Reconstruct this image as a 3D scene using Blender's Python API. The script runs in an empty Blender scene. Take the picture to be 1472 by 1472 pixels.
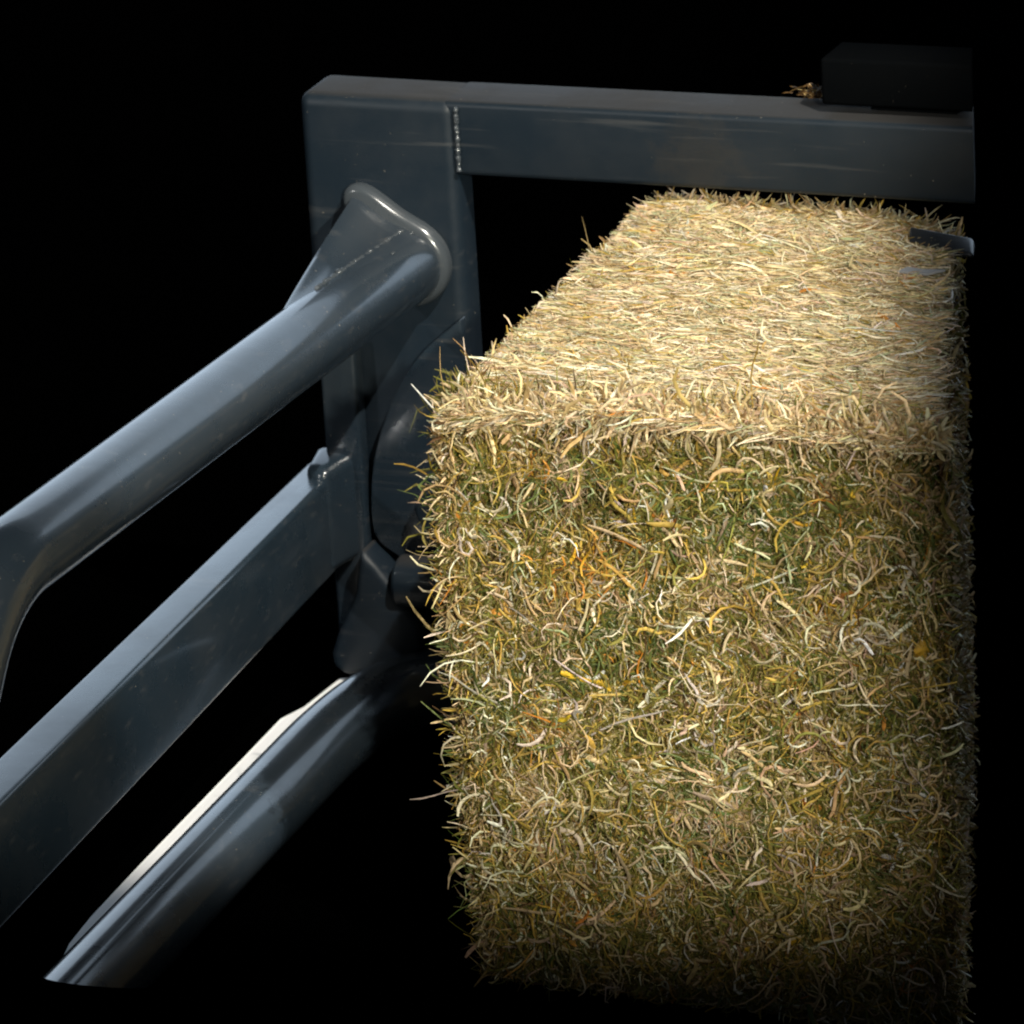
import bpy, bmesh, math, random
import numpy as np
from mathutils import Vector, Matrix

random.seed(7)
rng = np.random.default_rng(11)
S = bpy.context.scene
COL = S.collection
ZG = -0.522                     # ground level

# ------------------------------------------------------------------ helpers
def link(name, me, mat, parent=None):
    o = bpy.data.objects.new(name, me)
    COL.objects.link(o)
    if mat: me.materials.append(mat)
    if parent: o.parent = parent
    return o

def from_bm(name, bm, mat, parent=None, smooth=True, angle=40):
    bmesh.ops.recalc_face_normals(bm, faces=bm.faces[:])
    me = bpy.data.meshes.new(name)
    if smooth:
        for f in bm.faces: f.smooth = True
        for e in bm.edges:
            if len(e.link_faces) == 2 and e.calc_face_angle(0) > math.radians(angle): e.smooth = False
    bm.to_mesh(me); bm.free()
    return link(name, me, mat, parent)

def empty(name, label, cat, loc=(0, 0, 0), group=None):
    o = bpy.data.objects.new(name, None); COL.objects.link(o); o.location = loc
    o.empty_display_size = .05
    tag(o, label, cat, group); return o

def tag(o, label, cat, group=None):
    o['label'] = label; o['category'] = cat
    if group: o['group'] = group
    return o

def bevel(bm, w, seg=3, ang=30, skip_x=9.):
    bmesh.ops.recalc_face_normals(bm, faces=bm.faces[:]); bm.normal_update()
    es = [e for e in bm.edges if len(e.link_faces) == 2 and e.calc_face_angle(0) > math.radians(ang) and min(v.co.x for v in e.verts) < skip_x]
    bmesh.ops.bevel(bm, geom=es, offset=w, segments=seg, profile=.5, affect='EDGES', clamp_overlap=True)

def add_hexa(bm, b, t):
    """b, t: four bottom and four top corners in ring order"""
    vb = [bm.verts.new(p) for p in b]; vt = [bm.verts.new(p) for p in t]
    bm.faces.new(vb[::-1]); bm.faces.new(vt)
    for i in range(4):
        j = (i + 1) % 4
        bm.faces.new((vb[i], vb[j], vt[j], vt[i]))

def add_box(bm, x0, x1, y0, y1, z0, z1):
    add_hexa(bm, [(x0, y0, z0), (x1, y0, z0), (x1, y1, z0), (x0, y1, z0)],
                 [(x0, y0, z1), (x1, y0, z1), (x1, y1, z1), (x0, y1, z1)])

def add_prism_xz(bm, pts, y0, y1):
    a = [bm.verts.new((x, y0, z)) for x, z in pts]; b = [bm.verts.new((x, y1, z)) for x, z in pts]
    bm.faces.new(a); bm.faces.new(b[::-1])
    n = len(pts)
    for i in range(n):
        j = (i + 1) % n
        bm.faces.new((a[i], b[i], b[j], a[j]))

def add_prism_yz(bm, pts, x0, x1):
    a = [bm.verts.new((x0, y, z)) for y, z in pts]; b = [bm.verts.new((x1, y, z)) for y, z in pts]
    bm.faces.new(a); bm.faces.new(b[::-1])
    n = len(pts)
    for i in range(n):
        j = (i + 1) % n
        bm.faces.new((a[i], b[i], b[j], a[j]))

def add_tube(bm, path, rad, seg=48, caps=True):
    path = [Vector(p) for p in path]
    n = len(path)
    if not hasattr(rad, '__len__'): rad = [rad] * n
    rings = []
    up = Vector((0, 0, 1)); side = None
    for i, p in enumerate(path):
        t = (path[min(i + 1, n - 1)] - path[max(i - 1, 0)]).normalized()
        if side is None:
            side = t.cross(up)
            if side.length < 1e-3: side = t.cross(Vector((0, 1, 0)))
        side = (side - t * side.dot(t)).normalized()
        w = t.cross(side)
        rings.append([bm.verts.new(p + (side * math.cos(2 * math.pi * k / seg) + w * math.sin(2 * math.pi * k / seg)) * rad[i]) for k in range(seg)])
    for a, b in zip(rings, rings[1:]):
        for k in range(seg):
            j = (k + 1) % seg
            bm.faces.new((a[k], a[j], b[j], b[k]))
    if caps:
        bm.faces.new(rings[0][::-1]); bm.faces.new(rings[-1])

def add_blob(bm, p, r, sc=(1, 1, 1), sub=2):
    g = bmesh.ops.create_icosphere(bm, subdivisions=sub, radius=r)
    for v in g['verts']:
        v.co = Vector((v.co.x * sc[0], v.co.y * sc[1], v.co.z * sc[2])) + Vector(p)

def smooth_path(pts, n=10):
    """Catmull-Rom"""
    P = [Vector(p) for p in pts]; P = [P[0] * 2 - P[1]] + P + [P[-1] * 2 - P[-2]]
    out = []
    for i in range(1, len(P) - 2):
        for k in range(n):
            t = k / n
            a, b, c, d = P[i - 1], P[i], P[i + 1], P[i + 2]
            out.append(.5 * ((2 * b) + (c - a) * t + (2 * a - 5 * b + 4 * c - d) * t * t + (3 * b - a - 3 * c + d) * t ** 3))
    out.append(P[-2]); return out

# ------------------------------------------------------------------ materials
def nodes(m):
    m.use_nodes = True
    nt = m.node_tree; nt.nodes.clear()
    out = nt.nodes.new('ShaderNodeOutputMaterial'); bs = nt.nodes.new('ShaderNodeBsdfPrincipled')
    nt.links.new(bs.outputs[0], out.inputs[0])
    return nt, bs

def N(nt, t, **kw):
    n = nt.nodes.new(t)
    for k, v in kw.items():
        if k.startswith('i_'):
            n.inputs[int(k[2:]) if k[2:].isdigit() else k[2:].replace('_', ' ')].default_value = v
        else: setattr(n, k, v)
    return n

def ramp(nt, stops):
    r = nt.nodes.new('ShaderNodeValToRGB'); e = r.color_ramp.elements
    while len(e) > 1: e.remove(e[-1])
    e[0].position = stops[0][0]; e[0].color = stops[0][1]
    for p, c in stops[1:]:
        k = e.new(p); k.color = c
    return r

def g(v): return (v, v, v, 1)

def paint(name, base, rough=.24, dust=.35, coat=.35, specks=1.0, spec=.5, settle=0., scuff=.35):
    m = bpy.data.materials.new(name); nt, bs = nodes(m); L = nt.links.new
    tc = N(nt, 'ShaderNodeTexCoord')
    n1 = N(nt, 'ShaderNodeTexNoise', i_Scale=9., i_Detail=6., i_Roughness=.62); L(tc.outputs['Object'], n1.inputs['Vector'])
    r1 = ramp(nt, [(.42, g(0)), (.75, g(1))]); L(n1.outputs[0], r1.inputs[0])
    n2 = N(nt, 'ShaderNodeTexNoise', i_Scale=340., i_Detail=2.); L(tc.outputs['Object'], n2.inputs['Vector'])
    r2 = ramp(nt, [(.745, g(0)), (.77, g(1))]); L(n2.outputs[0], r2.inputs[0])
    mul = N(nt, 'ShaderNodeMath', operation='MULTIPLY', i_1=dust); L(r1.outputs[0], mul.inputs[0])
    mx = N(nt, 'ShaderNodeMix', data_type='RGBA'); mx.inputs[6].default_value = (*base, 1)
    mx.inputs[7].default_value = (.085, .072, .055, 1); L(mul.outputs[0], mx.inputs[0])
    # streaky scuffs along x
    mp = N(nt, 'ShaderNodeMapping'); mp.inputs['Scale'].default_value = (6, 40, 130); L(tc.outputs['Object'], mp.inputs[0])
    n3 = N(nt, 'ShaderNodeTexNoise', i_Scale=1., i_Detail=4.); L(mp.outputs[0], n3.inputs['Vector'])
    r3 = ramp(nt, [(.60, g(0)), (.78, g(scuff))]); L(n3.outputs[0], r3.inputs[0])
    mx3 = N(nt, 'ShaderNodeMix', data_type='RGBA'); L(r3.outputs[0], mx3.inputs[0]); L(mx.outputs[2], mx3.inputs[6])
    mx3.inputs[7].default_value = (.10, .10, .10, 1)
    m2 = N(nt, 'ShaderNodeMath', operation='MULTIPLY', i_1=specks); L(r2.outputs[0], m2.inputs[0])
    mx2 = N(nt, 'ShaderNodeMix', data_type='RGBA'); L(m2.outputs[0], mx2.inputs[0]); L(mx3.outputs[2], mx2.inputs[6])
    mx2.inputs[7].default_value = (.28, .25, .20, 1)
    sc_ = N(nt, 'ShaderNodeVectorMath', operation='SUBTRACT'); L(tc.outputs['Object'], sc_.inputs[0]); sc_.inputs[1].default_value = (.315, .0, .066)
    ln = N(nt, 'ShaderNodeVectorMath', operation='LENGTH'); L(sc_.outputs[0], ln.inputs[0])
    n6 = N(nt, 'ShaderNodeTexNoise', i_Scale=42., i_Detail=5., i_Roughness=.7); L(tc.outputs['Object'], n6.inputs['Vector'])
    m6 = N(nt, 'ShaderNodeMath', operation='MULTIPLY_ADD', i_1=.11, i_2=-.055); L(n6.outputs[0], m6.inputs[0])
    a6 = N(nt, 'ShaderNodeMath', operation='ADD'); L(ln.outputs['Value'], a6.inputs[0]); L(m6.outputs[0], a6.inputs[1])
    r6 = N(nt, 'ShaderNodeMapRange'); r6.inputs[1].default_value = .048; r6.inputs[2].default_value = .020; r6.inputs[3].default_value = 0; r6.inputs[4].default_value = .24
    L(a6.outputs[0], r6.inputs[0])
    mx6 = N(nt, 'ShaderNodeMix', data_type='RGBA'); L(r6.outputs[0], mx6.inputs[0]); L(mx2.outputs[2], mx6.inputs[6]); mx6.inputs[7].default_value = (.050, .042, .032, 1); mx2 = mx6
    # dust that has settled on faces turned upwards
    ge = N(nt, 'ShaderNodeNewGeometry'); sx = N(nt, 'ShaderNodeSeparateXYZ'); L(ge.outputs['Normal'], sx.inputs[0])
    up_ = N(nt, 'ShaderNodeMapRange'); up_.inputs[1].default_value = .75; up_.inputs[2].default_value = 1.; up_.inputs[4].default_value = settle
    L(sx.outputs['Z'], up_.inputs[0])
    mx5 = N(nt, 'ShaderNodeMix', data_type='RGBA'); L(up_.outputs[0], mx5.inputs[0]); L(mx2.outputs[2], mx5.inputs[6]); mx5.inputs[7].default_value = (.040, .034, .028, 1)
    L(mx5.outputs[2], bs.inputs['Base Color'])
    rr = N(nt, 'ShaderNodeMapRange'); rr.inputs[3].default_value = rough; rr.inputs[4].default_value = rough + .22
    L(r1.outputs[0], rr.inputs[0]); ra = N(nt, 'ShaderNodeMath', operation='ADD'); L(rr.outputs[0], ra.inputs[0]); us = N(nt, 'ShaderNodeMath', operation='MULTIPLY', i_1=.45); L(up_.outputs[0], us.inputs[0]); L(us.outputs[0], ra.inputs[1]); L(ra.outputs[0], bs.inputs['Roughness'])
    n4 = N(nt, 'ShaderNodeTexNoise', i_Scale=55., i_Detail=3.); L(tc.outputs['Object'], n4.inputs['Vector'])
    bp = N(nt, 'ShaderNodeBump', i_Strength=.05, i_Distance=.004); L(n4.outputs[0], bp.inputs['Height']); L(bp.outputs[0], bs.inputs['Normal'])
    bs.inputs['IOR'].default_value = 1.55; bs.inputs['Specular IOR Level'].default_value = spec
    bs.inputs['Coat Weight'].default_value = coat; bs.inputs['Coat Roughness'].default_value = .12
    return m

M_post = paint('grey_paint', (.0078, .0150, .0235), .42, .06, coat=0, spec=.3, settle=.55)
M_tube = paint('gloss_grey_paint', (.023, .034, .047), .24, .12, coat=1, specks=.9)
M_bar = paint('bar_grey_paint', (.016, .027, .039), .25, .12, coat=.8)
M_weld = paint('weld_paint', (.05, .06, .07), .16, .05, specks=0)
M_black = paint('black_paint', (.0022, .0027, .0033), .8, .01, coat=0, specks=.05, spec=0., scuff=0.)
M_clamp = paint('worn_grey_paint', (.024, .029, .036), .5, .3)

m = M_white = bpy.data.materials.new('white_plastic'); nt, bs = nodes(m)
n = N(nt, 'ShaderNodeTexNoise', i_Scale=14., i_Detail=5.)
r = ramp(nt, [(.3, (.80, .80, .79, 1)), (.7, (.88, .88, .87, 1))]); nt.links.new(n.outputs[0], r.inputs[0])
nt.links.new(r.outputs[0], bs.inputs['Base Color']); bs.inputs['Roughness'].default_value = .5

m = M_scrap = bpy.data.materials.new('grey_plastic'); nt, bs = nodes(m)
n = N(nt, 'ShaderNodeTexNoise', i_Scale=60., i_Detail=4.)
r = ramp(nt, [(.3, (.30, .32, .35, 1)), (.7, (.5, .52, .55, 1))]); nt.links.new(n.outputs[0], r.inputs[0])
nt.links.new(r.outputs[0], bs.inputs['Base Color'])

m = M_ground = bpy.data.materials.new('black_ground'); nt, bs = nodes(m)
n = N(nt, 'ShaderNodeTexNoise', i_Scale=30., i_Detail=5.)
r = ramp(nt, [(.3, (.0, .0, .0, 1)), (.8, (.0004, .0004, .0004, 1))]); nt.links.new(n.outputs[0], r.inputs[0])
nt.links.new(r.outputs[0], bs.inputs['Base Color']); bs.inputs['Roughness'].default_value = 1; bs.inputs['Specular IOR Level'].default_value = 0

m = M_hay = bpy.data.materials.new('hay'); nt, bs = nodes(m); L = nt.links.new
at = N(nt, 'ShaderNodeAttribute', attribute_name='tint')
tc = N(nt, 'ShaderNodeTexCoord')
n1 = N(nt, 'ShaderNodeTexNoise', i_Scale=260., i_Detail=3.); L(tc.outputs['Object'], n1.inputs['Vector'])
mr = N(nt, 'ShaderNodeMapRange'); mr.inputs[1].default_value = .3; mr.inputs[2].default_value = .7; mr.inputs[3].default_value = .72; mr.inputs[4].default_value = 1.22
L(n1.outputs[0], mr.inputs[0])
mu = N(nt, 'ShaderNodeVectorMath', operation='SCALE'); L(at.outputs['Color'], mu.inputs[0]); L(mr.outputs[0], mu.inputs['Scale'])
L(mu.outputs[0], bs.inputs['Base Color']); bs.inputs['Roughness'].default_value = .55; bs.inputs['Specular IOR Level'].default_value = .35
tr = N(nt, 'ShaderNodeBsdfTranslucent'); L(mu.outputs[0], tr.inputs[0])
ms = N(nt, 'ShaderNodeMixShader'); ms.inputs[0].default_value = .16
out = [x for x in nt.nodes if x.type == 'OUTPUT_MATERIAL'][0]
L(bs.outputs[0], ms.inputs[1]); L(tr.outputs[0], ms.inputs[2]); L(ms.outputs[0], out.inputs[0])

# ------------------------------------------------------------------ ground
bm = bmesh.new()
for x, y in ((-400, -400), (400, -400), (400, 400), (-400, 400)): bm.verts.new((x, y, ZG))
bm.faces.new(bm.verts[:])
gr = from_bm('ground', bm, M_ground, smooth=False); gr['kind'] = 'structure'

# ------------------------------------------------------------------ steel frame (one welded thing)
def RX(y, pad=0.0):             # the right-hand cut through bale, beam and box runs slantwise
    return .5755 - .281 * y + pad

F = empty('bale_handler', 'dark grey welded steel bale frame of post, top beam and three slanting bars', 'metal frame', (0, .03, ZG))
def part(name, bm, mat, **k):
    o = from_bm(name, bm, mat, None, **k)
    o.parent = F; o.matrix_parent_inverse = Matrix.Translation(-Vector(F.location))
    return o

# post: a box section, deeper at its head
bm = bmesh.new()
add_prism_yz(bm, [(0, -.478), (0, .1085), (.070, .1085), (.070, .034), (.046, .026), (.046, -.478)], -.0795, .0775)
bevel(bm, .0125, 6)
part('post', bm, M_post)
# beam
bm = bmesh.new()
y0, y1 = .0030, .0695
add_hexa(bm, [(.064, y0, .036), (RX(y0), y0, .039), (RX(y1), y1, .039), (.064, y1, .036)],
             [(.064, y0, .1078), (RX(y0), y0, .1125), (RX(y1), y1, .1120), (.064, y1, .1078)])
bevel(bm, .006, 4, skip_x=.5)
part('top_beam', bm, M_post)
# weld between post and beam
bm = bmesh.new()
n_ = 60
add_tube(bm, [(.0790 + random.uniform(-.0004, .0004), .0012 + random.uniform(-.0005, .0005), .041 + .062 * i / n_) for i in range(n_ + 1)],
         [.0022 + .0006 * math.sin(i * .9) * math.sin(i * .23 + 1) + random.uniform(-.0003, .0003) for i in range(n_ + 1)], 16)
part('weld_seam', bm, M_weld)

# upper tube with a flared root
R1 = .0352
ax0, ax1 = Vector((.0265, 0, -.0505)), Vector((-.0135, -.735, -.0485))
pts = [ax0 + (ax1 - ax0) * (i / 8) for i in range(9)]
el = []
d0 = (ax1 - ax0).normalized(); d1 = Vector((0, -.70, -.86)).normalized()
rb = .14; ang = d0.angle(d1); tl = rb * math.tan(ang / 2)
corner = ax1 + d0 * .10
A = corner - d0 * tl; B = corner + d1 * tl
nrm = (d1 - d0 * d0.dot(d1)).normalized(); ctr = A + nrm * rb
for k in range(13):
    th = ang * k / 12
    el.append(ctr - nrm * rb * math.cos(th) + d0 * rb * math.sin(th))
end = B + d1 * ((B.z - ZG) / -d1.z - .0)
path = [p for p in pts if (p - ax0).length < (A - ax0).length - .02] + el + [B + (end - B) * k / 4 for k in range(1, 5)]
bm = bmesh.new(); add_tube(bm, path, R1, 64)
part('upper_tube', bm, M_tube)

def fin_ring(y, h, grow=0., R=R1, nseg=128, wd=(.34, .30), ex_=2.4):
    """tube outline with a rib towards the upper left that fades into the tube"""
    c = ax0 + (ax1 - ax0) * (-y / .735)
    out = []
    th0 = math.radians(127)
    for k in range(nseg):
        th = 2 * math.pi * k / nseg
        d = (th - th0 + math.pi) % (2 * math.pi) - math.pi
        w = wd[0] if d < 0 else wd[1]
        rr = R + grow + h * (1 / (1 + (abs(d) / w) ** ex_))
        out.append(Vector((c.x + rr * math.cos(th), y, c.z + rr * math.sin(th))))
    return out
def loft(bm, rings, caps=True):
    vs = [[bm.verts.new(p) for p in r] for r in rings]
    n = len(vs[0])
    for a, b in zip(vs, vs[1:]):
        for k in range(n):
            j = (k + 1) % n
            bm.faces.new((a[k], a[j], b[j], b[k]))
    if caps: bm.faces.new(vs[0][::-1]); bm.faces.new(vs[-1])
bm = bmesh.new()
H0 = .050
rings = []
for k in range(25):
    t = k / 24
    y = -.012 - .235 * t
    h = H0 * (1 - t) ** .95
    rings.append(fin_ring(y, h, -.0026 - .003 * t * t, wd=(.20 + .10 * t, .15 + .10 * t), ex_=1.7))
loft(bm, rings)
part('rib_gusset', bm, M_tube, angle=60)
bm = bmesh.new()
rings = [fin_ring(y, H0 + .001, gr_) for y, gr_ in ((-.001, .0050), (-.0085, .0060), (-.0125, .0050), (-.0155, .0022), (-.0165, -.001))]
loft(bm, rings)
part('end_collar', bm, M_weld, angle=70)
# weld beads along the rib
bm = bmesh.new()
def seam_pt(t, dr=.0):
    y = -.020 - .165 * t
    c = ax0 + (ax1 - ax0) * (-y / .735)
    th = math.radians(88 + 14 * t)
    rr = R1 + .0012 + dr
    return (c.x + rr * math.cos(th), y, c.z + rr * math.sin(th))
add_tube(bm, [seam_pt(i / 80) for i in range(81)], [.0022 + .0008 * math.sin(i * 1.1) * math.sin(i * .31) + random.uniform(-.0003, .0003) for i in range(81)], 14)
for t, r in ((.03, .0034), (.16, .003), (.38, .0032), (.55, .0026), (.74, .004), (.9, .0028)):
    add_blob(bm, seam_pt(t, .001), r, (1, 1.2, .8), 2)
for (y, th, r) in ((-.07, 66, .0022), (-.018, 75, .0026), (-.10, 118, .003), (-.16, 110, .006)):
    c = ax0 + (ax1 - ax0) * (-y / .735)
    add_blob(bm, (c.x + (R1 + .0005) * math.cos(math.radians(th)), y, c.z + (R1 + .0005) * math.sin(math.radians(th))), r, (1, 1.6, .6), 2)
part('weld_seam', bm, M_weld)

# middle bar: tapering rectangular section
bm = bmesh.new()
def sec(y, x0, x1, z0, z1): return [(x0, y, z0), (x1, y, z0), (x1, y, z1), (x0, y, z1)]
a = sec(-.006, -.0905, -.0542, -.3535, -.2556); b = sec(-1.15, -.0707, -.0235, -.364, -.2556)
va = [bm.verts.new(p) for p in a]; vb = [bm.verts.new(p) for p in b]
bm.faces.new(va); bm.faces.new(vb[::-1])
for i in range(4):
    j = (i + 1) % 4; bm.faces.new((va[i], vb[i], vb[j], va[j]))
bevel(bm, .006, 4)
part('middle_bar', bm, M_bar)
bm = bmesh.new()
add_hexa(bm, [(-.077, -.050, -.3525), (-.0535, -.062, -.3525), (-.0310, -.003, -.346), (-.0835, -.003, -.346)],
             [(-.077, -.050, -.2450), (-.0535, -.062, -.2450), (-.0310, -.003, -.2395), (-.0835, -.003, -.2395)])
bevel(bm, .011, 5)
part('bar_socket', bm, M_bar)
bm = bmesh.new(); add_box(bm, -.0665, -.030, -.022, -.001, -.420, -.125); bevel(bm, .004, 3)
part('stiffener', bm, M_bar)

# lower tube
bm = bmesh.new()
tc_ = smooth_path([(.16, -.046, -.458), (.085, -.047, -.458), (.038, -.062, -.459), (.006, -.105, -.460), (-.007, -.19, -.461), (-.010, -.30, -.463)], 8) + [(-.011, -.5, -.465), (-.012, -.60, -.466), (-.012, -.80, -.467)]
add_tube(bm, tc_, .0365, 64, caps=False)
bm.verts.ensure_lookup_table()
tail = bm.verts[-64:]                      # mitred foot end
for v in tail: v.co.y = -.7035 - 2.095 * (v.co.z + .467) - .12 * (v.co.x + .012)
bm.faces.new(tail)
part('lower_tube', bm, M_tube)

# hinge plate with a curved edge, half behind the bale
bm = bmesh.new()
P = [(.076, -.100), (.0346, -.138), (.0032, -.186), (-.0186, -.244), (-.0261, -.300), (-.0209, -.329), (.000, -.345), (.0775, -.345), (.0775, -.100)]
sp = [(p.x, p.y) for p in smooth_path([(x, z, 0) for x, z in P[:7]], 6)] + P[7:]
add_prism_xz(bm, sp, -.015, -.0025)
bevel(bm, .0035, 3)
part('hinge_plate', bm, M_bar)
bm = bmesh.new()
add_tube(bm, [(.050, -.004, -.288), (.050, -.034, -.288)], .024, 48); bevel(bm, .004, 3, 60)
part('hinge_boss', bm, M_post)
bm = bmesh.new()
add_tube(bm, [(.004, -.030, -.362), (.20, -.030, -.362)], .025, 48); bevel(bm, .005, 3, 60)
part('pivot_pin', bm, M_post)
# rounded lug under the middle bar
bm = bmesh.new()
P = [(-.029, -.328), (-.037, -.375), (-.058, -.418), (-.066, -.440), (-.065, -.453), (-.052, -.462), (-.005, -.452), (.030, -.430), (.030, -.400), (-.012, -.345)]
add_prism_xz(bm, P, -.046, -.002)
bevel(bm, .010, 4)
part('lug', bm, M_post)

# ------------------------------------------------------------------ black box on the beam
Bx = empty('steel_box', 'black steel box section sitting on the right end of the top beam', 'steel box', (.5, .035, .1125))
def bpart(name, bm, mat):
    o = from_bm(name, bm, mat); o.parent = Bx; o.matrix_parent_inverse = Matrix.Translation(-Vector(Bx.location)); return o
bm = bmesh.new()
y0, y1 = .022, .085
add_hexa(bm, [(.427, y0, .1185), (RX(y0), y0, .1195), (RX(y1), y1, .1195), (.427, y1, .1185)],
             [(.427, y0, .163), (RX(y0), y0, .164), (RX(y1), y1, .1615), (.427, y1, .1605)])
bevel(bm, .004, 3, skip_x=.5)
bpart('box_body', bm, M_black)
bm = bmesh.new(); add_box(bm, .47, .55, .036, .060, .1127, .1184)
bpart('mounting_pad', bm, M_black)

# ------------------------------------------------------------------ hay
PAL = {
 'straw': (.70, .55, .31), 'pale': (.84, .73, .52), 'tan': (.47, .33, .145), 'olive': (.15, .135, .024),
 'green': (.11, .145, .035), 'brown': (.115, .065, .022), 'orange': (.62, .25, .035), 'white': (.86, .80, .69),
 'pink': (.52, .37, .23), 'yellow': (.76, .46, .03), 'sage': (.44, .46, .26), 'gold': (.50, .34, .07), 'moss': (.24, .22, .045)}
PN = list(PAL); PC = np.array([PAL[k] for k in PN])

def vnoise(p, scale, seed):
    """smooth value noise, p (n,3) -> 0..1"""
    r = np.random.default_rng(seed); T = r.random((17, 17, 17))
    q = p * scale + 100.0; i = np.floor(q).astype(int); f = q - i; f = f * f * (3 - 2 * f)
    def at(a, b, c): return T[(i[:, 0] + a) % 17, (i[:, 1] + b) % 17, (i[:, 2] + c) % 17]
    o = 0
    for a in (0, 1):
        for b in (0, 1):
            for c in (0, 1):
                o = o + at(a, b, c) * (f[:, 0] if a else 1 - f[:, 0]) * (f[:, 1] if b else 1 - f[:, 1]) * (f[:, 2] if c else 1 - f[:, 2])
    return o

class Strands:
    def __init__(s): s.V = []; s.F = []; s.C = []; s.n = 0
    def add(s, P, nrm, width, col, roll, ridge=True, clip=0.):
        """P (n,m,3) centrelines, nrm (n,3) surface normal, width (n,), col (n,3), roll (n,)"""
        ok = ((P[:, :, 0] < RX(P[:, :, 1]) + .006) & (P[:, :, 2] > ZG + .001)).all(axis=1)
        if clip: ok &= (P[:, :, 0] > X0 - clip).all(axis=1)
        P, nrm, width, col, roll = P[ok], nrm[ok], width[ok], col[ok], roll[ok]
        n, m, _ = P.shape
        T = np.gradient(P, axis=1); T /= np.linalg.norm(T, axis=2, keepdims=True) + 1e-12
        side = np.cross(T, nrm[:, None, :]); side /= np.linalg.norm(side, axis=2, keepdims=True) + 1e-9
        up = np.cross(side, T)
        c, sn = np.cos(roll)[:, None, None], np.sin(roll)[:, None, None]
        sd = side * c + up * sn; nn = up * c - side * sn
        t = np.linspace(0, 1, m)[None, :]
        prof = np.clip(np.minimum(1.0, np.minimum(t / .10 + .55, (1 - t) / .16 + .30)), 0, 1)
        hw = (width[:, None] * .5 * prof)[..., None]
        if ridge:
            rows = np.stack([P - sd * hw, P + nn * hw * .75, P + sd * hw], axis=2); k = 3
        else:
            rows = np.stack([P - sd * hw, P + sd * hw], axis=2); k = 2
        s.V.append(rows.reshape(-1, 3))
        base = s.n + (np.arange(n) * m * k)[:, None, None] + (np.arange(m - 1) * k)[None, :, None] + np.arange(k - 1)[None, None, :]
        f = np.stack([base, base + 1, base + k + 1, base + k], axis=-1).reshape(-1, 4)
        s.F.append(f)
        cc = np.repeat(col, m * k, axis=0)
        s.C.append(cc); s.n += n * m * k
    def add_raw(s, V, F, C):
        s.V.append(V); s.F.append(F + s.n); s.C.append(C); s.n += len(V)
    def build(s, name, mat, lean=0.):
        V = np.concatenate(s.V)
        if lean: V[:, 0] += lean * np.clip((-.22 - V[:, 2]) / .30, 0, 1) ** 1.3 * np.clip((.55 - V[:, 0]) / .30, 0, 1)
        V = V.astype(np.float32); F = np.concatenate(s.F).astype(np.int32); C = np.concatenate(s.C)
        me = bpy.data.meshes.new(name)
        me.vertices.add(len(V)); me.vertices.foreach_set('co', V.ravel())
        me.loops.add(F.size); me.loops.foreach_set('vertex_index', F.ravel())
        me.polygons.add(len(F)); me.polygons.foreach_set('loop_start', np.arange(0, F.size, 4, dtype=np.int32))
        me.polygons.foreach_set('use_smooth', np.ones(len(F), dtype=bool))
        a = me.attributes.new('tint', 'FLOAT_COLOR', 'POINT')
        a.data.foreach_set('color', np.concatenate([C, np.ones((len(C), 1))], axis=1).astype(np.float32).ravel())
        me.update(calc_edges=True)
        return link(name, me, mat)

def curl(n, m, start, u, v, w, length, ang0, kap, wob, tilt, tiltk):
    """polylines integrated in the plane (u, v), leaning along w"""
    ds = length[:, None] / (m - 1)
    t = np.linspace(-.5, .5, m)[None, :]
    ph = rng.random((n, 1)) * 6.28
    ang = ang0[:, None] + kap[:, None] * length[:, None] * t + wob[:, None] * np.sin(t * 7 + ph)
    el = tilt[:, None] + tiltk[:, None] * t * 2
    d = (np.cos(ang) * np.cos(el))[..., None] * u + (np.sin(ang) * np.cos(el))[..., None] * v + np.sin(el)[..., None] * w
    P = np.cumsum(d * ds[..., None], axis=1)
    P = P - P[:, m // 2:m // 2 + 1, :] + start[:, None, :]
    return P

def pick(n, names, wts, jit=.16):
    w = np.array(wts, float); w /= w.sum()
    idx = rng.choice([PN.index(k) for k in names], n, p=w)
    c = PC[idx] * (1 + rng.normal(0, jit, (n, 1))) * (1 + rng.normal(0, .05, (n, 3)))
    return np.clip(c, .01, .9)

X0, YF, YB, ZT = .256, -.520, .022, .018
RXB, RX = RX, (lambda y, RB=RX: RB(y) - .014)
def bale_skin(p):
    """relief of the bale, metres, for points p"""
    return .026 * (vnoise(p, 9, 3) - .5) + .020 * (vnoise(p, 26, 4) - .5)

def topz(x, y):
    z = np.full_like(x, ZT)
    a = np.clip((y - YF) / .075, 0, 1); z -= (.008 + .016 * np.clip((.40 - x) / .14, 0, 1)) * (1 - a) ** 2   # softened front edge
    b = np.clip((x - .44) / .12, 0, 1) * np.clip((y + .16) / .16, 0, 1); z -= .022 * b * b   # sagging far right corner
    c = np.clip((x - X0) / .04, 0, 1); z -= .014 * (1 - c) ** 2
    return z
def fronty(x, z):
    y = np.full_like(x, YF)
    a = np.clip((topz(x, y) - z) / .05, 0, 1); y += .022 * (1 - a) ** 2
    c = np.clip((x - X0) / .04, 0, 1); y += .016 * (1 - c) ** 2
    return y

H = Strands()
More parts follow.
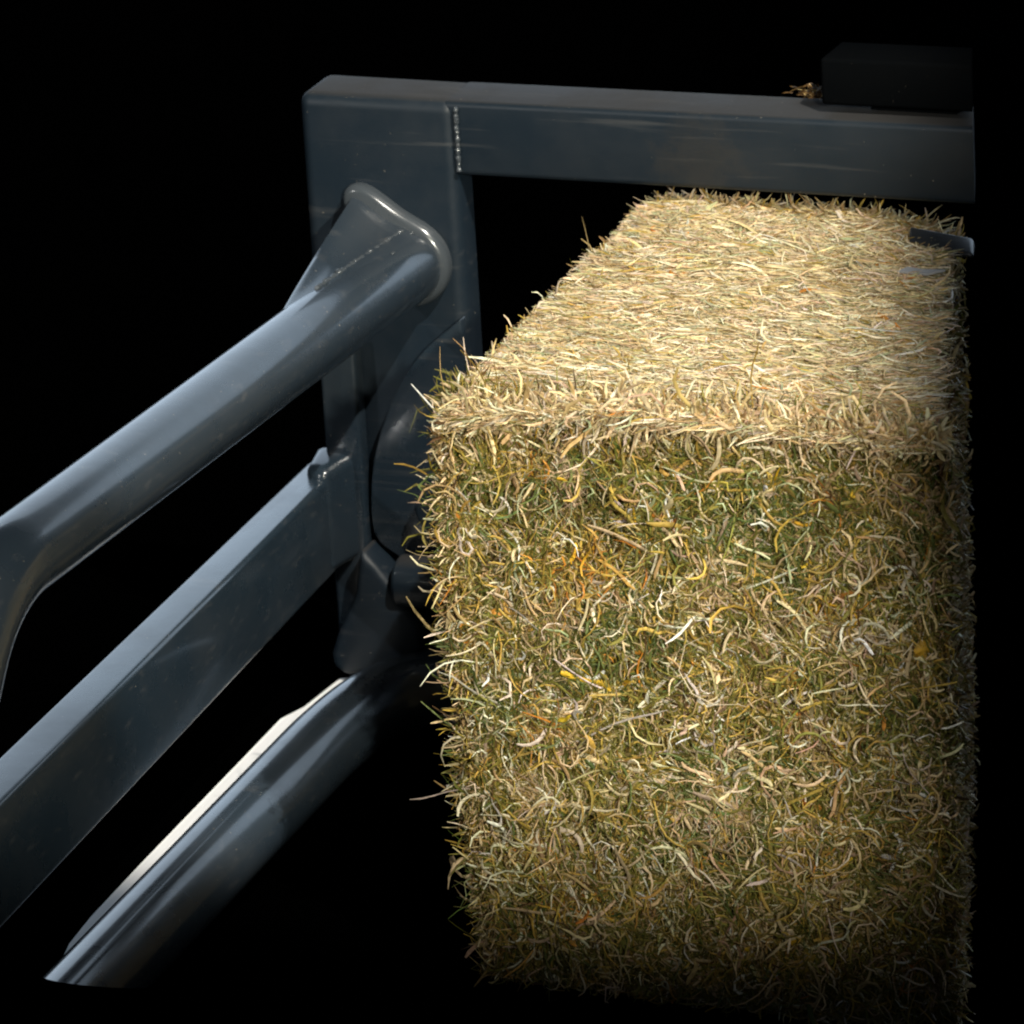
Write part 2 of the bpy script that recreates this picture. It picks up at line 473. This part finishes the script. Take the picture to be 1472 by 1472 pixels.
# --- core of the bale: a lumpy box under the stalks
def grid(fn, nu, nv, col):
    uu, vv = np.meshgrid(np.linspace(0, 1, nu), np.linspace(0, 1, nv), indexing='ij')
    V = fn(uu.ravel(), vv.ravel())
    i = np.arange((nu - 1))[:, None] * nv + np.arange(nv - 1)[None, :]
    i = i.ravel(); F = np.stack([i, i + nv, i + nv + 1, i + 1], axis=1)
    C = np.tile(np.array(col), (len(V), 1)) * (1 + rng.normal(0, .2, (len(V), 1)))
    H.add_raw(V, F, np.clip(C, .01, .9))
IN = .012
def f_top(u, v):
    y = YF + IN + v * (YB - YF - 2 * IN); x = X0 + IN + u * (RX(y) - X0 - 2 * IN); z = topz(x, y) - IN
    p = np.stack([x, y, z], 1); p[:, 2] += bale_skin(p) * .7; return p
def f_front(u, v):
    z = ZG + .001 + v * (-.002 - ZG); x = X0 + IN + u * (RX(YF) - X0 - 2 * IN); y = fronty(x, z) + IN
    p = np.stack([x, y, z], 1); p[:, 1] += bale_skin(p) * .7 + .022 * np.clip((vnoise(p, 33, 41) - .62) * 6, 0, 1); return p
def f_left(u, v):
    y = YF + IN + u * (YB - YF - 2 * IN); z = ZG + .001 + v * (ZT - ZG - .02)
    return np.stack([np.full_like(y, X0 + IN), y, z], 1)
def f_right(u, v):
    y = YF + IN + u * (YB - YF - 2 * IN); z = ZG + .001 + v * (ZT - ZG - .02)
    return np.stack([RX(y) - IN, y, z], 1)
def f_back(u, v):
    x = X0 + IN + u * (RX(YB) - X0 - 2 * IN); z = ZG + .001 + v * (ZT - ZG - .03)
    return np.stack([x, np.full_like(x, YB - IN), z], 1)
grid(f_top, 90, 100, (.34, .26, .13)); grid(f_front, 100, 100, (.075, .058, .018))  # front core painted darker, adding shade to the gaps between stalks
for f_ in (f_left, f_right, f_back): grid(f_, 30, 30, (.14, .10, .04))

ex, ey, ez = np.array([1., 0, 0]), np.array([0, 1., 0]), np.array([0, 0, 1.])
def A_(v, n): return np.tile(v, (n, 1))

def top_layer(n, names, wts, wid, length, spread, depth, kap, tilt, m=6, ridge=False, wob=.25):
    y = rng.uniform(YF + .002, YB, n); x = X0 + rng.random(n) * (RX(y) - X0 - .018)
    z = topz(x, y)
    p = np.stack([x, y, z], 1); p[:, 2] += bale_skin(p) * .7 - rng.random(n) * depth + depth * .35
    L_ = length * rng.lognormal(0, .35, n)
    flow = (vnoise(p, 11, 21) - .5) * 1.1
    P = curl(n, m, p, ex, ey, ez, L_, flow + rng.normal(0, spread, n), rng.normal(0, kap, n), rng.normal(0, wob, n), rng.normal(0, tilt, n), rng.normal(0, tilt, n))
    H.add(P, A_(ez, n), wid * rng.lognormal(0, .25, n), pick(n, names, wts), rng.normal(0, .5, n), ridge, clip=.003)

def front_layer(n, wid, length, depth, kap, tilt, mix, m=7, ridge=False, wob=.4, proud=.3, vert=0.):
    x = X0 + rng.random(n) * (RX(YF) - X0 - .018); z = ZG + .004 + rng.random(n) * (.008 - ZG)
    y = fronty(x, z)
    p = np.stack([x, y, z], 1); p[:, 1] += bale_skin(p) * .8 + rng.random(n) * depth - depth * proud + .020 * np.clip((vnoise(p, 33, 41) - .66) * 6, 0, 1)
    L_ = length * rng.lognormal(0, .4, n)
    th = rng.random(n) * 2 * np.pi
    if vert: th = np.where(rng.random(n) < vert, np.pi / 2 + rng.normal(0, .5, n), th)
    P = curl(n, m, p, ex, ez, -ey, L_, th, rng.normal(0, kap, n), rng.normal(0, wob, n), rng.normal(0, tilt, n), rng.normal(0, tilt, n))
    col = mix(p, n)
    H.add(P, A_(-ey, n), wid * rng.lognormal(0, .3, n), col, rng.normal(0, .6, n), ridge)

def mix_under(p, n):  # leaf colours, darkened so shade between stems sits in the colour too
    gq = vnoise(p, 16, 31); bq = vnoise(p, 24, 32); oq = vnoise(p, 30, 33)
    c = pick(n, ['olive', 'brown', 'moss', 'gold', 'green', 'tan'], [3.4, 1.0, 3.2, 1.6, 1.2, .5])
    band = np.exp(-((p[:, 0] - .47) / .12) ** 2 - ((p[:, 2] + .065) / .045) ** 2)
    gm = rng.random(n) < np.clip((gq - .56) * 5 + .8 * band, 0, .85); c[gm] = pick(int(gm.sum()), ['green', 'olive', 'sage'], [3, 2.4, .5])
    om = rng.random(n) < np.clip((oq - .70) * 6, 0, .75); c[om] = pick(int(om.sum()), ['orange', 'gold', 'brown', 'yellow'], [1.1, 2.2, 1.4, .35])
    pm = rng.random(n) < np.clip((bq - .66) * 6, 0, .8); c[pm] = pick(int(pm.sum()), ['tan', 'pink', 'straw'], [2, 1.8, .8])
    return c
def mix_stems(p, n):
    c = pick(n, ['straw', 'pale', 'tan', 'gold', 'pink', 'moss', 'white'], [4, 2.4, 1.7, 2.4, .6, .9, .5])
    band = np.exp(-((p[:, 0] - .49) / .12) ** 2 - ((p[:, 2] + .060) / .040) ** 2) + .6 * np.clip((vnoise(p, 16, 31) - .6) * 5, 0, 1)
    gm = rng.random(n) < .55 * np.clip(band, 0, 1); c[gm] = pick(int(gm.sum()), ['moss', 'sage', 'green', 'yellow'], [3, 1.6, 2, .25])
    return c
def mix_bits(p, n): return pick(n, ['orange', 'yellow', 'green', 'sage', 'white', 'pink', 'tan'], [1.5, 1.2, 2, 1.2, .8, 1, 1.5])

# top of the bale: pale cut stalks lying along it
top_layer(52000, ['straw', 'tan', 'pale', 'gold', 'sage', 'pink', 'olive'], [5, 1.8, 3.2, 1.1, 1.3, .9, .35], .0011, .028, .50, .010, 30, .10, m=6)
top_layer(16000, ['straw', 'pale', 'tan', 'white', 'sage', 'pink'], [5, 3.4, 1.0, .6, .8, .9], .0014, .034, .45, .006, 40, .10, m=8, ridge=True, wob=.7)
top_layer(1500, ['pale', 'straw', 'white', 'orange', 'sage'], [3, 3, .8, .4, 1], .0023, .046, .50, .003, 26, .10, m=10, ridge=True, wob=.8)
# front of the bale: tangled, greener, with curled stems standing proud
front_layer(46000, .0010, .034, .024, 42, .20, mix_under, vert=.55)
front_layer(14000, .0013, .042, .014, 55, .22, mix_under, vert=.35, ridge=True, m=9)
front_layer(10000, .0013, .044, .010, 62, .24, mix_stems, ridge=True, proud=.5, m=11, wob=.9)
front_layer(2700, .0019, .052, .008, 54, .26, mix_stems, ridge=True, proud=.75, m=12, wob=1.)
front_layer(380, .0027, .060, .006, 40, .28, mix_stems, ridge=True, proud=.9, m=12, wob=.9)
front_layer(800, .0038, .018, .012, 30, .30, mix_bits, ridge=True, proud=.5)

# the two long edges and the flanks: fringe that breaks the outline
def fringe(n, pfun, u, v, w, wid, length, names, wts, tilt0, kap=48, m=9):
    p = pfun(n); L_ = length * rng.lognormal(0, .45, n)
    P = curl(n, m, p, u, v, w, L_, rng.random(n) * 6.28, rng.normal(0, kap, n), rng.normal(0, .4, n), rng.normal(tilt0, .30, n), rng.normal(0, .45, n))
    H.add(P, A_(w, n), wid * rng.lognormal(0, .3, n), pick(n, names, wts), rng.normal(0, .7, n), True)
MIXF = (['straw', 'tan', 'gold', 'olive', 'pale', 'brown'], [3, 2, 1, 1.8, 1.2, .8])
def p_left(n):
    y = rng.uniform(YF + .005, YB, n); z = rng.uniform(ZG + .003, ZT - .012, n)
    p = np.stack([np.full(n, X0), y, z], 1); p[:, 0] += bale_skin(p) * .6 + np.clip((YF + .03 - y) / .03, 0, 1) * .010; return p
def p_frontleft(n):
    z = rng.uniform(ZG + .01, -.012, n); a = rng.random(n)
    return np.stack([X0 + .012 * (1 - a) , YF + .016 * a + .002, z], 1) + rng.normal(0, .003, (n, 3)) * np.array([1, 1, 0])
def p_topleft(n):
    y = rng.uniform(YF + .01, YB - .005, n); return np.stack([X0 + rng.random(n) * .012, y, topz(np.full(n, X0 + .008), y)], 1)
def p_corner(n):
    return np.stack([X0 + rng.random(n) * .02, YF + rng.random(n) * .14, np.full(n, ZT - .018)], 1)
fringe(9000, p_left, ey, ez, -ex, .0017, .026, *MIXF, -.1, kap=60)
fringe(3000, p_frontleft, -ey, ez, -ex, .0015, .024, *MIXF, .05, kap=75)
fringe(260, p_frontleft, -ey, ez, -ex, .0016, .034, *MIXF, .6, kap=80, m=11)
fringe(600, p_topleft, ey, ez, -ex, .0016, .013, *MIXF, .1)
fringe(120, p_corner, ey, ez, -ex, .0020, .034, *MIXF, .6)
def p_frontedge(n):
    x = X0 + .01 + rng.random(n) * (RX(YF) - X0 - .02); return np.stack([x, np.full(n, YF + .012), topz(x, np.full(n, YF + .012))], 1) + rng.normal(0, .004, (n, 3))
fringe(1300, p_frontedge, ex, ez, -ey, .0022, .036, ['straw', 'pale', 'tan', 'pink'], [4, 2, 2, .6], .1)
def p_backedge(n):
    x = X0 + rng.random(n) * (RX(YB) - X0); return np.stack([x, np.full(n, YB - .004), topz(x, np.full(n, YB - .004))], 1)
fringe(1100, p_backedge, ex, ey, ez, .0018, .026, ['straw', 'pale', 'tan', 'gold'], [4, 1, 2, 1], .15)
def p_right(n):
    y = rng.uniform(YF + .002, YB, n); z = rng.uniform(ZG + .003, ZT - .02, n); return np.stack([RX(y) - .010, y, z], 1)
fringe(9000, p_right, ey, ez, ex, .0022, .028, *MIXF, -.3)
def p_back(n):
    x = X0 + rng.random(n) * (RX(YB) - X0); z = rng.uniform(ZG + .003, ZT - .02, n); return np.stack([x, np.full(n, YB), z], 1)
fringe(6000, p_back, ex, ez, ey, .0022, .034, *MIXF, 0.)
RX = RXB
bale = H.build('hay_bale', M_hay, .018)
tag(bale, 'big golden green hay bale with a shaggy front standing beside the dark steel post', 'hay bale')

# loose hay on the beam, behind the black box
H = Strands()
n = 170
p = np.stack([.410 + rng.normal(0, .0075, n), .064 + rng.normal(0, .003, n), .1115 + .002 + np.abs(rng.normal(0, .0035, n))], 1)
P = curl(n, 7, p, ex, ey, ez, .012 * rng.lognormal(0, .2, n), rng.random(n) * 6.28, rng.normal(0, 60, n), rng.normal(0, .3, n), rng.normal(0, .3, n), rng.normal(0, .4, n))
P[:, :, 2] = np.maximum(P[:, :, 2], .1135)
H.add(P, A_(ez, n), .0018 * rng.lognormal(0, .3, n), pick(n, ['straw', 'tan', 'brown', 'pink'], [.1, 1, 5, .6]), rng.normal(0, .5, n), True)
tag(H.build('hay_tuft', M_hay), 'small tuft of loose hay lying on the top beam beside the black box', 'hay tuft')

# grey steel clamp on the far right corner of the bale
K = empty('steel_clamp', 'small grey steel clamp lying on the far right corner of the hay bale', 'clamp', (.53, -.03, .012))
def kpart(name, bm, mat):
    o = from_bm(name, bm, mat); o.parent = K; o.matrix_parent_inverse = Matrix.Translation(-Vector(K.location)); return o
bm = bmesh.new()
add_hexa(bm, [(.522, -.040, .004), (.586, -.040, .004), (.578, -.008, .004), (.518, -.008, .004)],
             [(.524, -.037, .011), (.584, -.040, .009), (.576, -.010, .013), (.516, -.006, .019)])
bevel(bm, .003, 3); kpart('clamp_plate', bm, M_clamp)
bm = bmesh.new(); add_tube(bm, [(.519, -.060, .0), (.520, -.036, .008)], .008, 24); bevel(bm, .002, 2, 60); kpart('clamp_tip', bm, M_black)

# pale scrap on the bale top at the right
bm = bmesh.new()
P = [(.546, -.143), (.554, -.147), (.562, -.139), (.574, -.144), (.588, -.135), (.580, -.129), (.566, -.133), (.553, -.134)]
a = [bm.verts.new((x, y, .0225 + .002 * math.sin(i * 2.1))) for i, (x, y) in enumerate(P)]
b = [bm.verts.new((v.co.x, v.co.y, v.co.z + .0018)) for v in a]
bm.faces.new(a[::-1]); bm.faces.new(b)
for i in range(len(a)):
    j = (i + 1) % len(a); bm.faces.new((a[i], a[j], b[j], b[i]))
tag(from_bm('plastic_scrap', bm, M_scrap), 'small crumpled pale grey scrap on the right of the hay bale top', 'scrap')

# white board behind the lower tube
WB = [(-.047, -.030), (-.0616, -.0365), (-.0632, -.0525), (-.0690, -.1089), (-.0798, -.1404), (-.0785, -.2364), (-.0760, -.4706), (-.0735, -.585), (-.0690, -.640), (-.0615, -.672), (-.047, -.675)]
bm = bmesh.new()
zt_ = -.468
a = [bm.verts.new((x, max(y, -.52), ZG + .0005)) if y > -.5 else bm.verts.new((x, -.52 + .01 * (y + .5), ZG + .0005)) for x, y in WB]; b = [bm.verts.new((x, y, zt_)) for x, y in WB]
bm.faces.new(a[::-1]); bm.faces.new(b)
for i in range(len(a)):
    j = (i + 1) % len(a); bm.faces.new((a[i], a[j], b[j], b[i]))
tag(from_bm('white_board', bm, M_white, angle=20), 'bright white board lying on the ground beside the lower tube', 'board')

# ------------------------------------------------------------------ camera
Rm = ((.9341688024, .3525393959, -.0551781020), (-.0801018603, .3578678457, .9303302087), (-.3477245183, .8646655883, -.3625480379))
CAM = Vector((1.9438093703, -4.5550587936, 1.6149231834))
cd = bpy.data.cameras.new('camera'); cam = bpy.data.objects.new('camera', cd); COL.objects.link(cam)
rt, up, fw = (Vector(r) for r in Rm)
mw = Matrix((( rt.x, up.x, -fw.x, CAM.x), (rt.y, up.y, -fw.y, CAM.y), (rt.z, up.z, -fw.z, CAM.z), (0, 0, 0, 1)))
cam.matrix_world = mw
cd.sensor_width = 36; cd.lens = 8000 / 1472 * 36; cd.clip_end = 2000; cd.clip_start = .05
cd.dof.use_dof = True; cd.dof.focus_distance = 4.75; cd.dof.aperture_fstop = 13
S.camera = cam

# ------------------------------------------------------------------ light
SUN = Vector((.48, -.34, .81)).normalized()
w = bpy.data.worlds.new('World'); S.world = w; w.use_nodes = True
nt = w.node_tree; bg = nt.nodes['Background']
sky = nt.nodes.new('ShaderNodeTexSky'); sky.sky_type = 'NISHITA'; sky.sun_disc = False
sky.sun_elevation = math.asin(SUN.z); sky.sun_rotation = math.atan2(SUN.x, SUN.y); sky.dust_density = 1.5
nt.links.new(sky.outputs[0], bg.inputs[0]); bg.inputs[1].default_value = .005

EC = Vector((.698, -.52, .012))
E_TOP, E_FRONT = Vector((.556, -.01, .02)), Vector((.684, -.52, -.50))
B_L, B_R = Vector((.255, -.52, -.496)), Vector((.712, -.52, -.450))
INSIDE = Vector((.45, -.40, .0))

def spot(name, pos, tgt, irr, color, radius, wr, wb, cone=16):
    """a lamp with soft shutters that end its beam at the bale's right end and near its foot"""
    d = bpy.data.lights.new(name, 'SPOT'); o = bpy.data.objects.new(name, d); COL.objects.link(o)
    pos, tgt = Vector(pos), Vector(tgt)
    z = (pos - tgt).normalized(); x = (Vector((1, 0, 0)) - z * z.x).normalized(); y = z.cross(x)
    o.matrix_world = Matrix(((x.x, y.x, z.x, pos.x), (x.y, y.y, z.y, pos.y), (x.z, y.z, z.z, pos.z), (0, 0, 0, 1)))
    dist = (pos - tgt).length
    d.energy = irr * 4 * math.pi * dist ** 2 * math.pi / math.pi
    d.color = color; d.spot_size = math.radians(cone * 2); d.spot_blend = .1; d.shadow_soft_size = radius
    d.use_nodes = True; nt = d.node_tree; L = nt.links.new
    em = [n for n in nt.nodes if n.type == 'EMISSION'][0]
    geo = nt.nodes.new('ShaderNodeNewGeometry')
    def dot(v):
        n = nt.nodes.new('ShaderNodeVectorMath'); n.operation = 'DOT_PRODUCT'
        L(geo.outputs['Incoming'], n.inputs[0]); n.inputs[1].default_value = v; return n.outputs['Value']
    def mth(op, a, b=None):
        n = nt.nodes.new('ShaderNodeMath'); n.operation = op
        for i, q in enumerate((a, b)):
            if q is None: continue
            if isinstance(q, (int, float)): n.inputs[i].default_value = q
            else: L(q, n.inputs[i])
        return n.outputs[0]
    X, Y, Z = dot(x), dot(y), dot(z)
    A, B = mth('DIVIDE', X, Z), mth('DIVIDE', Y, Z)
    def uv(p):
        q = p - pos; return Vector((q.dot(x) / q.dot(z), q.dot(y) / q.dot(z)))
    def side(p, q):
        a, b, c = uv(p), uv(q), uv(INSIDE); t = (b - a).normalized(); n = Vector((-t.y, t.x))
        if (c - a).dot(n) < 0: n = -n
        return mth('ADD', mth('ADD', mth('MULTIPLY', A, n.x), mth('MULTIPLY', B, n.y)), -a.dot(n))
    def soft(v, width):
        n = nt.nodes.new('ShaderNodeMapRange'); n.interpolation_type = 'SMOOTHSTEP'
        L(v, n.inputs[0]); n.inputs[1].default_value = 0; n.inputs[2].default_value = width / dist; return n.outputs[0]
    sr = soft(mth('MAXIMUM', side(EC, E_TOP), side(EC, E_FRONT)), wr)
    sb = soft(side(B_L, B_R), wb)
    L(mth('MULTIPLY', sr, sb), em.inputs['Strength'])
    return o

TG = Vector((.28, -.30, -.16))
spot('key_lamp', TG + SUN * 9, TG, 4.2, (1, .94, .83), .03, .13, .09)
spot('fill_lamp', TG + Vector((.50, -.80, .38)).normalized() * 7, TG, 2.7, (1, .95, .79), .06, .14, .13)
spot('side_fill_lamp', TG + Vector((-.55, -.78, .40)).normalized() * 7, TG, .6, (1, .98, .94), .06, .14, .13)  # added weak fill from the left front, brightens the shaded hinge parts

# broad soft lamp low behind the scene: the bright sky that the gloss paint mirrors
ad = bpy.data.lights.new('sky_lamp', 'AREA'); ao = bpy.data.objects.new('sky_lamp', ad); COL.objects.link(ao)
ad.shape = 'RECTANGLE'; ad.size = 6.0; ad.size_y = 2.9; ad.energy = 66; ad.color = (.66, .82, 1)
p = Vector((-.4, 3.2, 1.0)); z = (p - Vector((0, -.3, -.2))).normalized()
ao.matrix_world = (z.to_track_quat('Z', 'Y')).to_matrix().to_4x4(); ao.location = p

S.view_settings.view_transform = 'Standard'; S.view_settings.look = 'None'
S.view_settings.exposure = 0; S.view_settings.gamma = 1; S.view_settings.use_curve_mapping = False
S.cycles.max_bounces = 6; S.cycles.filter_width = 2.1
